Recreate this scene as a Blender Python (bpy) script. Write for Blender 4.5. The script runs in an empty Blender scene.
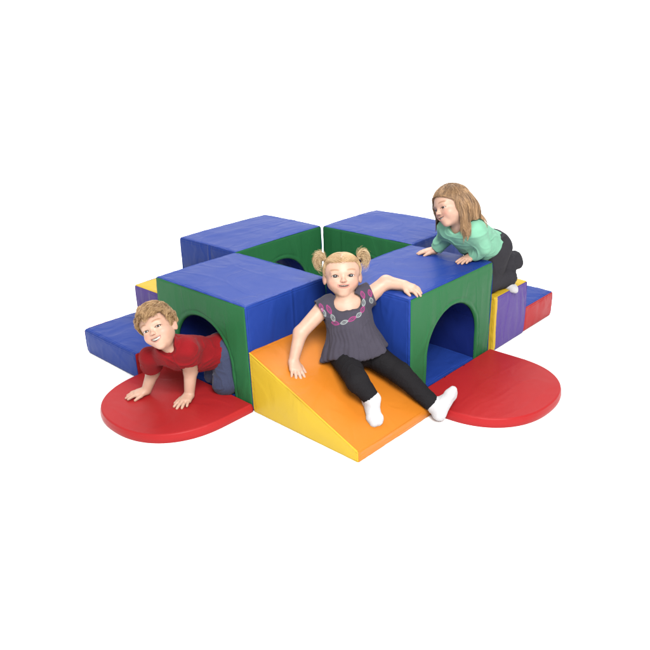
import bpy, math
import numpy as np
from mathutils import Matrix, Vector

SC = bpy.context.scene
COL = SC.collection

# ------------------------------------------------------------------ camera
CAM_P = (2.54271701, -2.00120366, 1.40456635)
CAM_R = np.array([0.72526918, 0.68744939, -0.0373892])
CAM_U = np.array([-0.24131767, 0.30470535, 0.92136878])
CAM_B = np.array([0.6447871, -0.65921771, 0.38688708])
cam = bpy.data.cameras.new('camera')
cam.sensor_width = 36.0
cam.lens = 36.0 * 691.7784 / 650.0
cam.clip_end = 200.0
cam_o = bpy.data.objects.new('camera', cam)
COL.objects.link(cam_o)
cam_o.matrix_world = Matrix(((CAM_R[0], CAM_U[0], CAM_B[0], CAM_P[0]),
                             (CAM_R[1], CAM_U[1], CAM_B[1], CAM_P[1]),
                             (CAM_R[2], CAM_U[2], CAM_B[2], CAM_P[2]), (0, 0, 0, 1)))
SC.camera = cam_o

# ------------------------------------------------------------------ world and lamps
W = bpy.data.worlds.new('World')
SC.world = W
W.use_nodes = True
W.node_tree.nodes['Background'].inputs['Color'].default_value = (1.0, 0.995, 0.985, 1)
W.node_tree.nodes['Background'].inputs['Strength'].default_value = 1.0


def softbox(name, loc, target, size, power, color=(1, 1, 1)):
    l = bpy.data.lights.new(name, 'AREA')
    l.shape = 'SQUARE'
    l.size = size
    l.energy = power
    l.color = color
    o = bpy.data.objects.new(name, l)
    COL.objects.link(o)
    o.location = loc
    o.rotation_euler = (Vector(target) - Vector(loc)).to_track_quat('-Z', 'Y').to_euler()
    return o


softbox('key_softbox', (3.0, -1.7, 2.9), (0.5, 0.1, 0.2), 1.7, 300, (1, 0.98, 0.95))
softbox('top_softbox', (-0.9, 1.6, 3.4), (0.4, 0.3, 0.3), 2.4, 165, (0.97, 0.98, 1))
SC.view_settings.view_transform = 'Standard'
SC.view_settings.look = 'None'
SC.view_settings.exposure = 0.0
SC.view_settings.gamma = 1.0
SC.cycles.max_bounces = 8


# ------------------------------------------------------------------ helpers
def norm(v):
    v = np.asarray(v, float)
    return v / (np.linalg.norm(v, axis=-1, keepdims=True) + 1e-12)


def A3(*v):
    return np.array(v, float)


def lin(r, g, b, k=1.0):
    c = np.array([r, g, b], float) / 255.0
    c = np.where(c <= 0.04045, c / 12.92, ((c + 0.055) / 1.055) ** 2.4)
    return c * k


def _hash(i, j, k):
    h = (i * 374761393 + j * 668265263 + k * 2147483647 * 3 + 1274126177) & 0xFFFFFFFF
    h = ((h ^ (h >> 13)) * 1274126177) & 0xFFFFFFFF
    h = h ^ (h >> 16)
    return (h & 0xFFFF) / 32767.5 - 1.0


def vnoise(P):
    P = np.asarray(P, float)
    ip = np.floor(P).astype(np.int64)
    f = P - ip
    f = f * f * f * (f * (f * 6 - 15) + 10)
    r = 0
    for a in (0, 1):
        for b in (0, 1):
            for c in (0, 1):
                w = (f[..., 0] if a else 1 - f[..., 0]) * (f[..., 1] if b else 1 - f[..., 1]) * (f[..., 2] if c else 1 - f[..., 2])
                r = r + w * _hash(ip[..., 0] + a, ip[..., 1] + b, ip[..., 2] + c)
    return r


def ridge(P):
    return 1.0 - 2.0 * np.abs(vnoise(P))


def ss(a, b, x):
    t = np.clip((x - a) / (b - a), 0, 1)
    return t * t * (3 - 2 * t)


def mesh(name, V, F, mat, parent=None, col=None, smooth=True, loc=None):
    """V (n,3), F list of int arrays or (m,k) array -> ONE mesh object"""
    me = bpy.data.meshes.new(name)
    V = np.asarray(V, np.float32)
    F = np.asarray(F, np.int32)
    n, k = F.shape
    me.vertices.add(len(V))
    me.vertices.foreach_set('co', V.ravel())
    me.loops.add(n * k)
    me.loops.foreach_set('vertex_index', F.ravel())
    me.polygons.add(n)
    me.polygons.foreach_set('loop_start', np.arange(0, n * k, k, dtype=np.int32))
    me.polygons.foreach_set('loop_total', np.full(n, k, np.int32))
    if smooth:
        me.polygons.foreach_set('use_smooth', np.ones(n, bool))
    me.update(calc_edges=True)
    me.validate()
    if col is not None:
        at = me.color_attributes.new('col', 'FLOAT_COLOR', 'POINT')
        c = np.ones((len(V), 4), np.float32)
        c[:, :3] = col
        at.data.foreach_set('color', c.ravel())
    me.materials.append(mat)
    o = bpy.data.objects.new(name, me)
    COL.objects.link(o)
    if parent is not None:
        o.parent = parent
    if loc is not None:
        o.location = loc
    return o


def thing(name, label, cat, loc=(0, 0, 0), rz=0.0, group=None):
    o = bpy.data.objects.new(name, None)
    COL.objects.link(o)
    o.empty_display_size = 0.05
    o.location = loc
    o.rotation_euler = (0, 0, rz)
    tag(o, label, cat, group)
    return o


def tag(o, label, cat, group=None):
    o['label'] = label
    o['category'] = cat
    if group:
        o['group'] = group


# ------------------------------------------------------------------ materials
def principled(name):
    m = bpy.data.materials.new(name)
    m.use_nodes = True
    nt = m.node_tree
    return m, nt, nt.nodes['Principled BSDF']


def vinyl(name, color, rough=0.4, stretch=(9, 9, 3), bump=0.25, spec=0.5, fine=0.06, var=0.06, rot=(0.15, 0.2, 0.5)):
    m, nt, b = principled(name)
    N, L = nt.nodes, nt.links
    tc = N.new('ShaderNodeTexCoord')
    mp = N.new('ShaderNodeMapping')
    mp.inputs['Scale'].default_value = stretch
    mp.inputs['Rotation'].default_value = rot
    L.new(tc.outputs['Object'], mp.inputs['Vector'])
    n1 = N.new('ShaderNodeTexNoise')
    n1.inputs['Scale'].default_value = 1.0
    n1.inputs['Detail'].default_value = 1.6
    n1.inputs['Roughness'].default_value = 0.45
    n1.inputs['Distortion'].default_value = 1.3
    L.new(mp.outputs['Vector'], n1.inputs['Vector'])
    n2 = N.new('ShaderNodeTexNoise')
    n2.inputs['Scale'].default_value = 420.0
    n2.inputs['Detail'].default_value = 2.0
    L.new(tc.outputs['Object'], n2.inputs['Vector'])
    ab = N.new('ShaderNodeMath')
    ab.operation = 'MULTIPLY_ADD'
    ab.inputs[1].default_value, ab.inputs[2].default_value = 5.0, -2.5
    L.new(n1.outputs['Fac'], ab.inputs[0])
    aa = N.new('ShaderNodeMath')
    aa.operation = 'ABSOLUTE'
    L.new(ab.outputs[0], aa.inputs[0])
    cr = N.new('ShaderNodeMapRange')          # thin creases where the cover folds
    cr.interpolation_type = 'SMOOTHSTEP'
    cr.inputs['From Max'].default_value = 0.45
    cr.inputs['To Min'].default_value = 0.085
    cr.inputs['To Max'].default_value = 0.0
    L.new(aa.outputs[0], cr.inputs['Value'])
    hs = N.new('ShaderNodeMath')
    hs.operation = 'ADD'
    L.new(n1.outputs['Fac'], hs.inputs[0])
    L.new(cr.outputs['Result'], hs.inputs[1])
    b1 = N.new('ShaderNodeBump')
    b1.inputs['Strength'].default_value = bump
    b1.inputs['Distance'].default_value = 0.02
    L.new(hs.outputs[0], b1.inputs['Height'])
    b2 = N.new('ShaderNodeBump')
    b2.inputs['Strength'].default_value = fine
    b2.inputs['Distance'].default_value = 0.001
    L.new(n2.outputs['Fac'], b2.inputs['Height'])
    L.new(b1.outputs['Normal'], b2.inputs['Normal'])
    L.new(b2.outputs['Normal'], b.inputs['Normal'])
    # slight wear: colour and gloss wander a little
    n3 = N.new('ShaderNodeTexNoise')
    n3.inputs['Scale'].default_value = 5.0
    n3.inputs['Detail'].default_value = 5.0
    L.new(tc.outputs['Object'], n3.inputs['Vector'])
    mr = N.new('ShaderNodeMapRange')
    mr.inputs['From Min'].default_value = 0.3
    mr.inputs['From Max'].default_value = 0.7
    mr.inputs['To Min'].default_value = rough - 0.06
    mr.inputs['To Max'].default_value = rough + 0.08
    L.new(n3.outputs['Fac'], mr.inputs['Value'])
    L.new(mr.outputs['Result'], b.inputs['Roughness'])
    mx = N.new('ShaderNodeMix')
    mx.data_type = 'RGBA'
    c = np.array(color)
    mx.inputs['A'].default_value = (*(c * (1 - var)), 1)
    mx.inputs['B'].default_value = (*np.minimum(c * (1 + var) + 0.002, 1), 1)
    L.new(n3.outputs['Fac'], mx.inputs['Factor'])
    L.new(mx.outputs['Result'], b.inputs['Base Color'])
    b.inputs['Specular IOR Level'].default_value = spec
    return m


def attr_mat(name, rough=0.5, sss=0.0, sheen=0.0, weave=0.0, spec=0.4, wscale=700.0):
    m, nt, b = principled(name)
    N, L = nt.nodes, nt.links
    a = N.new('ShaderNodeAttribute')
    a.attribute_name = 'col'
    L.new(a.outputs['Color'], b.inputs['Base Color'])
    b.inputs['Roughness'].default_value = rough
    b.inputs['Specular IOR Level'].default_value = spec
    if sss:
        b.inputs['Subsurface Weight'].default_value = sss
        b.inputs['Subsurface Radius'].default_value = (1.0, 0.35, 0.2)
        b.inputs['Subsurface Scale'].default_value = 0.006
    if sheen:
        b.inputs['Sheen Weight'].default_value = sheen
        b.inputs['Sheen Roughness'].default_value = 0.5
    if weave:
        tc = N.new('ShaderNodeTexCoord')
        n = N.new('ShaderNodeTexNoise')
        n.inputs['Scale'].default_value = wscale
        n.inputs['Detail'].default_value = 2.0
        L.new(tc.outputs['Object'], n.inputs['Vector'])
        bp = N.new('ShaderNodeBump')
        bp.inputs['Strength'].default_value = weave
        bp.inputs['Distance'].default_value = 0.0015
        L.new(n.outputs['Fac'], bp.inputs['Height'])
        L.new(bp.outputs['Normal'], b.inputs['Normal'])
    return m


BLUE = vinyl('blue_vinyl', (0.0085, 0.0280, 0.165), 0.40, (4, 6, 3), 0.36, 0.085)
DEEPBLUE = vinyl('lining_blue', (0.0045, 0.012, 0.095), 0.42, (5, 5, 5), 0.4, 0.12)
GREEN = vinyl('green_vinyl', (0.014, 0.090, 0.031), 0.44, (6, 6, 1.5), 0.42, 0.09, rot=(0.1, 0.25, 0.3))
RED = vinyl('red_vinyl', (0.250, 0.011, 0.0125), 0.4, (3, 4, 4), 0.3, 0.11)
ORANGE = vinyl('orange_vinyl', (0.37, 0.118, 0.010), 0.40, (5, 5, 5), 0.25, 0.14)
YELLOW = vinyl('yellow_vinyl', (0.375, 0.25, 0.016), 0.44, (6, 6, 4), 0.28, 0.14)
PURPLE = vinyl('purple_vinyl', (0.062, 0.036, 0.165), 0.44, (5, 9, 3), 0.6, 0.08, rot=(0.6, 0.1, 0.1))

# ------------------------------------------------------------------ the white studio sweep
mF, ntF, bF = principled('white_paper')
bF.inputs['Base Color'].default_value = (0.95, 0.95, 0.95, 1)
bF.inputs['Roughness'].default_value = 0.9
bF.inputs['Specular IOR Level'].default_value = 0.1


def sweep():
    # paper lies flat on the ground and rises behind the play blocks, square to the camera
    fwd = norm(A3(-CAM_B[0], -CAM_B[1], 0))
    side = A3(fwd[1], -fwd[0], 0)
    prof = [(-4.5, 0.0)] + [(x, 0.0) for x in np.linspace(-3.5, 3.0, 14)]
    for a in np.linspace(0, math.pi / 2, 14)[1:]:
        prof.append((3.0 + 1.6 * math.sin(a), 1.6 - 1.6 * math.cos(a)))
    prof += [(4.6, 3.0), (4.6, 5.0)]
    V, F = [], []
    xs = np.linspace(-6, 6, 13)
    for (d, z) in prof:
        for x in xs:
            V.append(fwd * d + side * x + A3(0.5, 0.3, z))
    n = len(xs)
    for i in range(len(prof) - 1):
        for j in range(n - 1):
            F.append((i * n + j, i * n + j + 1, (i + 1) * n + j + 1, (i + 1) * n + j))
    o = mesh('floor', np.array(V), F, mF)
    o['kind'] = 'structure'
    o['label'] = 'seamless white studio floor and backdrop under the play blocks'


sweep()

# ------------------------------------------------------------------ foam play blocks
S = 0.6
WA, DB, HH = 1.0 * S, 0.7534 * S, 0.7598 * S      # tunnel block: width, depth, height


def grid_faces(nu, nv, base=0):
    i = np.arange(nu - 1)[:, None]
    j = np.arange(nv - 1)[None, :]
    a = base + i * nv + j
    return np.stack([a, a + nv, a + nv + 1, a + 1], -1).reshape(-1, 4)


def axis_pts(lo, hi, n, r):
    """sample positions lo..hi, packed where the edge is rounded"""
    e = np.concatenate([np.array([0, 0.2, 0.4, 0.6, 0.8, 1.0]) * r, r + np.array([.0012, .0024, .0036, .0048, .0065])])
    mid = np.linspace(lo + e[-1], hi - e[-1], n)[1:-1] if hi - lo > 4 * e[-1] else np.linspace(lo + e[-1], hi - e[-1], n)
    if hi - lo > 4 * e[-1]:
        return np.concatenate([lo + e, mid, (hi - e)[::-1]])
    return np.concatenate([lo + e[:-1], mid, (hi - e[:-1])[::-1]])


def soften(P, lo, hi, r, puff=0.004, wr=0.0016, seed=0.0, pucker=0.0017, seam=0.0011, crease=(5, 5, 5)):
    """round the edges of a box whose surface is P, puff its faces and crease the cover"""
    lo, hi = np.array(lo, float), np.array(hi, float)
    q = np.clip(P, lo + r, hi - r)
    n = norm(P - q)
    p = q + n * r
    c, h = (lo + hi) / 2, (hi - lo) / 2
    t = np.clip((p - c) / h, -1, 1)
    m = np.ones(len(P))
    for ax in range(3):
        m = m * np.where(np.abs(n[:, ax]) > 0.7, 1.0, np.sqrt(np.maximum(1 - t[:, ax] ** 2, 0)))
    d = puff * m
    s = P + seed
    d = d + wr * vnoise(s * 7.0) * (0.35 + 0.65 * m)
    d = d + wr * 0.9 * np.maximum(ridge(np.stack([s[:, 0] * crease[0] + 2 * vnoise(s * 3), s[:, 1] * crease[1], s[:, 2] * crease[2] + s[:, 0] * 2], -1)) - 0.55, 0)
    # the sewn edges pucker
    dist = np.sort(h - np.abs(p - c), axis=1)[:, 1]
    d = d + pucker * (vnoise(s * 38) + 0.6 * vnoise(s * 75)) * np.exp(-dist / 0.022) * np.minimum(1, dist / 0.006)
    d = d - seam * (1 + 0.4 * vnoise(s * 60)) * np.exp(-((dist - r - 0.0030) / 0.0016) ** 2)
    d = np.where(p[:, 2] < lo[2] + 0.012, np.minimum(d, 0), d)
    return p + n * d[:, None], n


def face_grid(fixed, val, u, v, order):
    """grid on a box face; order gives the axes of (fixed, u, v)"""
    U, V = np.meshgrid(u, v, indexing='ij')
    P = np.zeros((U.size, 3))
    P[:, fixed] = val
    P[:, order[0]] = U.ravel()
    P[:, order[1]] = V.ravel()
    return P, len(u), len(v)


def strip_cover(lo, hi, r, n, ends, seed, name, mat, parent, **kw):
    """cover running over several faces of a box. ends: list of faces as (axis, side)"""
    V, F, b = [], [], 0
    for ax, sd in ends:
        o = [a for a in range(3) if a != ax]
        u = axis_pts(lo[o[0]], hi[o[0]], n, r)
        v = axis_pts(lo[o[1]], hi[o[1]], n, r)
        P, nu, nv = face_grid(ax, hi[ax] if sd > 0 else lo[ax], u, v, o)
        f = grid_faces(nu, nv, b)
        if (sd > 0) == (ax == 1):
            f = f[:, ::-1]
        V.append(P)
        F.append(f)
        b += len(P)
    P = np.concatenate(V)
    Q, N_ = soften(P, lo, hi, r, seed=seed, **kw)
    return Q, np.concatenate(F), P


ARCH_HW, ARCH_SP = 0.308 * S, 0.262 * S


def arch_outline():
    pts = [(-ARCH_HW, z) for z in np.linspace(0, ARCH_SP, 14)]
    th = np.linspace(math.pi, 0, 41)[1:-1]
    # put the outer corners of the panel exactly on a sample
    pts += [(ARCH_HW * math.cos(t), ARCH_SP + ARCH_HW * math.sin(t)) for t in th]
    pts += [(ARCH_HW, z) for z in np.linspace(ARCH_SP, 0, 14)]
    return np.array(pts)


def arch_outer(pts):
    out = []
    hw, top = WA / 2, HH
    for x, z in pts:
        if z <= ARCH_SP + 1e-9:
            out.append((math.copysign(hw, x), z))
        else:
            dx, dz = x / ARCH_HW, (z - ARCH_SP) / ARCH_HW
            t = 1e9
            if abs(dx) > 1e-9:
                t = min(t, hw / abs(dx))
            if dz > 1e-9:
                t = min(t, (top - ARCH_SP) / dz)
            out.append((dx * t, ARCH_SP + dz * t))
    out = np.array(out)
    for cx in (-hw, hw):          # snap the nearest sample to the corner
        i = np.argmin((out[:, 0] - cx) ** 2 + (out[:, 1] - top) ** 2)
        out[i] = (cx, top)
    return out


def arch_panel(front, seed):
    inn, out = arch_outline(), arch_outer(arch_outline())
    ts = np.concatenate([np.linspace(0, 0.12, 5), np.linspace(0.12, 0.88, 26)[1:], np.linspace(0.88, 1, 7)[1:]])
    r = 0.010
    rows = []
    # curl into the tunnel
    cen = np.array([0, ARCH_SP])
    nrm = inn - cen
    nrm[np.abs(inn[:, 1]) < ARCH_SP, 1] = 0
    nrm = nrm / (np.linalg.norm(nrm, axis=1, keepdims=True) + 1e-9)
    P = []
    rr = 0.010
    for a in np.linspace(math.pi / 2, 0, 6)[:-1]:
        o = inn + nrm * rr * (1 - math.sin(a))
        dep = rr * (1 - math.cos(a))
        # a = pi/2 is deep in the mouth
        P.append(np.stack([o[:, 0], np.full(len(o), -DB / 2 + rr * (1 - math.cos(a))), o[:, 1]], -1))
    base = inn + nrm * rr
    for t in ts:
        o = base * (1 - t) + out * t
        P.append(np.stack([o[:, 0], np.full(len(o), -DB / 2), o[:, 1]], -1))
    k = 5
    nr, nc = len(P), len(inn)
    curl = np.concatenate(P[:k])
    flat = np.concatenate(P[k:])
    lo, hi = (-WA / 2, -DB / 2, 0), (WA / 2, DB / 2, HH)
    flat2, _ = soften(flat, lo, hi, r, puff=0.004, wr=0.0034, seed=seed, crease=(8, 5, 2.2), seam=0.0)
    # stitching draws the cloth in around the arch
    rowt = np.repeat(ts, nc)
    dist = np.linalg.norm(flat - np.tile(np.stack([base[:, 0], np.full(nc, -DB / 2), base[:, 1]], -1), (len(ts), 1)), axis=1)
    al = np.tile(np.cumsum(np.concatenate([[0], np.linalg.norm(np.diff(base, axis=0), axis=1)])), len(ts))
    pk = vnoise(np.stack([al * 42 + seed * 3, dist * 8, al * 0 + seed], -1))
    flat2[:, 1] -= 0.0030 * pk * np.exp(-dist / 0.030) * ss(0, 0.012, dist) - 0.0022 * np.exp(-((dist - 0.012) / 0.004) ** 2)
    # keep puff of the first flat row for the curl
    dy = (flat2[:nc, 1] - flat[:nc, 1])
    curl = curl.copy()
    curl[:, 1] += np.tile(dy, k)
    V = np.concatenate([curl, flat2])
    if not front:
        V = V * np.array([-1, -1, 1])
    return V, grid_faces(nr, nc)


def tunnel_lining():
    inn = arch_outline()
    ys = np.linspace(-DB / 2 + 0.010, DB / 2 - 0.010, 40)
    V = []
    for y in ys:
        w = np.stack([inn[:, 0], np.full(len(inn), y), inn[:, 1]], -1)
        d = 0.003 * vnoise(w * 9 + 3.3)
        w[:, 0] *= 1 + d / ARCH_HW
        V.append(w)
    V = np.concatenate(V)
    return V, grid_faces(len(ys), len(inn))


def tunnel_block(label, x, y, rz, seed):
    t = thing('tunnel_block', label, 'foam tunnel', (x, y, 0.0), rz, 'foam tunnel blocks around the middle gap')
    lo, hi = (-WA / 2, -DB / 2, 0), (WA / 2, DB / 2, HH)
    V, F, P = strip_cover(lo, hi, 0.010, 100, [(0, -1), (2, 1), (0, 1)], seed, 'cover', BLUE, t, puff=0.005, wr=0.0028, crease=(4, 7, 4))
    # stitched seam where the two halves of the side cover meet
    side = np.abs(P[:, 0]) > WA / 2 - 1e-6
    ridge_ = np.exp(-((P[:, 1] - 0.02) / 0.005) ** 2) - 0.8 * np.exp(-((P[:, 1] - 0.035) / 0.006) ** 2)
    V[:, 0] += np.where(side, np.sign(P[:, 0]) * 0.0024 * ridge_, 0)
    mesh('cover', V, F, BLUE, t)
    for fr in (True, False):
        V, F = arch_panel(fr, seed + (1.7 if fr else 5.1))
        mesh('arch_panel', V, F, GREEN, t)
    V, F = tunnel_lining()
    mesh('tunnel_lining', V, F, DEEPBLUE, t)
    lo, hi = (-ARCH_HW + 0.004, -DB / 2 + 0.004, 0.0), (ARCH_HW - 0.004, DB / 2 - 0.004, 0.033)
    V, F, P = strip_cover(lo, hi, 0.008, 40, [(2, 1), (1, -1), (1, 1)], seed, 'tunnel_floor', BLUE, t, puff=0.002, wr=0.002)
    mesh('tunnel_floor', V, F, BLUE, t)
    return t


tunnel_block('blue tunnel block with green arched front that the boy crawls out of', WA / 2, -DB / 2, 0.0, 0.0)
tunnel_block('blue tunnel block whose green arch opens onto the mat without a child on it', WA + DB / 2 - 0.003, WA / 2 + 0.001, math.pi / 2, 11.3)
tunnel_block('blue tunnel block behind the one the boy crawls from, its dark blue side showing', -DB / 2 - 0.003, WA / 2 + 0.001, -math.pi / 2, 23.9)
tunnel_block('blue tunnel block at the back behind both girls, its dark green face in shade', WA / 2 + 0.004, WA + DB / 2 + 0.006, math.pi, 37.1)


# --- wedge ramp
def ramp():
    Lr, z0, z1 = 0.943 * S, 0.447 * S, 0.0709 * S
    t = thing('ramp_wedge', 'orange and yellow foam ramp wedge the girl with pigtails sits on', 'foam ramp', (WA, -DB, 0.0))
    lo, hi = (0.002, 0.0, 0.0), (Lr, DB - 0.002, z0)

    def shear(V):
        V = V.copy()
        zt = z0 + (z1 - z0) * np.clip(V[:, 0] / Lr, 0, 1)
        V[:, 2] = V[:, 2] / z0 * zt
        return V
    V, F, P = strip_cover(lo, hi, 0.007, 90, [(2, 1), (0, 1)], 3.0, '', None, None, puff=0.004, wr=0.0028, crease=(4, 4, 4))
    mesh('slope_cover', shear(V), F, ORANGE, t)
    for sd in (-1, 1):
        V, F, P = strip_cover(lo, hi, 0.007, 60, [(1, sd)], 9.0, '', None, None, puff=0.003, wr=0.0022, crease=(6, 5, 3))
        mesh('side_panel', shear(V), F, YELLOW, t)
    V, F, P = strip_cover(lo, hi, 0.007, 20, [(0, -1)], 9.0, '', None, None, puff=0.0, wr=0.001)
    mesh('back_panel', shear(V), F, YELLOW, t)
    # yellow piping along the two long top edges
    for yy in (0.0015, DB - 0.0035):
        K = 60
        xs = np.linspace(0.006, Lr - 0.004, K)
        zs = (z0 + (z1 - z0) * xs / Lr) - 0.0012
        ang = np.linspace(0, 2 * math.pi, 8, endpoint=False)
        V = np.stack([np.repeat(xs, 8), yy + np.tile(np.cos(ang), K) * 0.0032, np.repeat(zs, 8) + np.tile(np.sin(ang), K) * 0.0032], -1)
        F = []
        for i in range(K - 1):
            for j in range(8):
                F.append((i * 8 + j, i * 8 + (j + 1) % 8, (i + 1) * 8 + (j + 1) % 8, (i + 1) * 8 + j))
        mesh('piping', V, F, YELLOW, t)


ramp()


# --- half round mats
def crawl_mat(label, x, y, rz, seed):
    T = 0.065 * S
    hw, st, dep = 0.502 * S, 0.24 * S, 0.755 * S
    n = 2.25
    out = []
    for k in np.linspace(-1, 1, 41)[:-1]:
        out.append((hw * k, 0.0))
    for k in np.linspace(0, 1, 16)[:-1]:
        out.append((hw, -st * k))
    for a in np.linspace(0, math.pi, 120):
        c, s_ = math.cos(a), math.sin(a)
        out.append((math.copysign(abs(c) ** (2 / n), c) * hw, -st - (dep - st) * abs(s_) ** (2 / n)))
    for k in np.linspace(0, 1, 16)[1:-1]:
        out.append((-hw, -st + st * k))
    O = np.array(out)
    cen = np.array([0, -dep * 0.47])
    # rows: from the centre out over the top, round the edge, down the side
    r = 0.008
    d = O - cen
    ln = np.linalg.norm(d, axis=1, keepdims=True)
    u = d / ln
    rows = []
    for k in np.concatenate([np.linspace(0.0, 0.95, 44)[1:], [0.965]]):
        rows.append((cen + d * k, np.full(len(O), T)))
    for a in np.linspace(0, math.pi / 2, 7):
        rows.append((O - u * r * (1 - math.sin(a)), np.full(len(O), T - r * (1 - math.cos(a)))))
    for z in np.linspace(T - r - 0.004, 0.0, 7):
        bul = 0.0035 * math.sin(math.pi * min(1, z / (T - r)))
        rows.append((O + u * bul, np.full(len(O), z)))
    V = np.concatenate([np.column_stack([p, z]) for p, z in rows])
    top = V[:, 2] > T - 1e-4
    w = 0.0016 * vnoise(V * 6 + seed) + 0.0016 * np.maximum(ridge(np.stack([V[:, 0] * 3 + seed, V[:, 1] * 9, V[:, 0] * 0 + seed], -1)) - 0.6, 0)
    rr = np.linalg.norm((V[:, :2] - cen) / np.array([hw, dep * 0.5]), axis=1)
    V[:, 2] += np.where(V[:, 2] > 0.02, w + 0.004 * np.clip(1 - rr ** 2, 0, 1), 0)
    nc = len(O)
    F = []
    for i in range(len(rows) - 1):
        for j in range(nc):
            F.append((i * nc + j, i * nc + (j + 1) % nc, (i + 1) * nc + (j + 1) % nc, (i + 1) * nc + j))
    c = len(V)
    V = np.concatenate([V, [[cen[0], cen[1], V[:nc, 2].mean()]]])
    o = mesh('crawl_mat', V, np.array(F), RED)
    # close the middle
    import bmesh
    bm = bmesh.new()
    bm.from_mesh(o.data)
    bm.verts.ensure_lookup_table()
    for j in range(nc):
        f = bm.faces.new((bm.verts[c], bm.verts[(j + 1) % nc], bm.verts[j]))
        f.smooth = True
    bm.to_mesh(o.data)
    bm.free()
    o.location = (x, y, 0)
    o.rotation_euler = (0, 0, rz)
    tag(o, label, 'foam mat', 'red half round crawl mats')
    return o


crawl_mat('red half round foam mat the boy leans his hands on', WA / 2, -DB - 0.004, 0.0, 2.0)
crawl_mat('red half round foam mat beside the white sock of the girl with pigtails', WA + DB + 0.006, WA / 2, math.pi / 2, 8.0)


# --- steps
def step_block(label, x0, x1, y0, y1, h, back, tall, seed):
    t = thing('step_block', label, 'foam step', ((x0 + x1) / 2, (y0 + y1) / 2, 0.0), 0.0, 'foam climbing steps')
    lo, hi = (-(x1 - x0) / 2, -(y1 - y0) / 2, 0), ((x1 - x0) / 2, (y1 - y0) / 2, h)
    cm, sm = (YELLOW, PURPLE) if tall else (BLUE, RED)
    kw = dict(puff=0.004, wr=0.0026)
    fb = [(1, back), (2, 1)] if tall else [(1, -1), (2, 1), (1, 1)]
    V, F, P = strip_cover(lo, hi, 0.009, 50, fb, seed, '', None, None, crease=(4, 6, 4), **kw)
    mesh('cover', V, F, cm, t)
    if tall:
        V, F, P = strip_cover(lo, hi, 0.009, 50, [(1, -back)], seed, '', None, None, crease=(4, 6, 4), **kw)
        mesh('riser', V, F, sm, t)
    for sd in (-1, 1):
        V, F, P = strip_cover(lo, hi, 0.009, 60, [(0, sd)], seed + 2, '', None, None, crease=(5, 9, 5), **kw)
        if tall:
            # the yellow back cover wraps round the corner and is sewn to the side as a strip
            yb = back * (y1 - y0) / 2
            w = 0.018
            fc = P[F][:, :, 1].mean(1)
            m = np.abs(fc - yb) < w
            mesh('side_panel', V, F[~m], sm, t)
            mesh('edge_strip', V, F[m], cm, t)
        else:
            mesh('side_panel', V, F, sm, t)
    return t


step_block('yellow topped purple step block the girl in mint green kneels on', 1.025 * S, 1.748 * S, 1.065 * S, 1.555 * S, 0.456 * S, -1, True, 5.0)
step_block('low step block with blue top and red side beyond the purple step', 1.02 * S, 1.74 * S, 1.562 * S, 2.05 * S, 0.222 * S, -1, False, 6.0)
step_block('yellow topped purple step block half hidden behind the boy\'s head', -0.775 * S, -0.03 * S, -0.492 * S, -0.012 * S, 0.456 * S, 1, True, 7.0)
step_block('low blue step block beside the boy, with its red side towards him', -0.79 * S, -0.035 * S, -0.99 * S, -0.50 * S, 0.212 * S, 1, False, 8.0)

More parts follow.
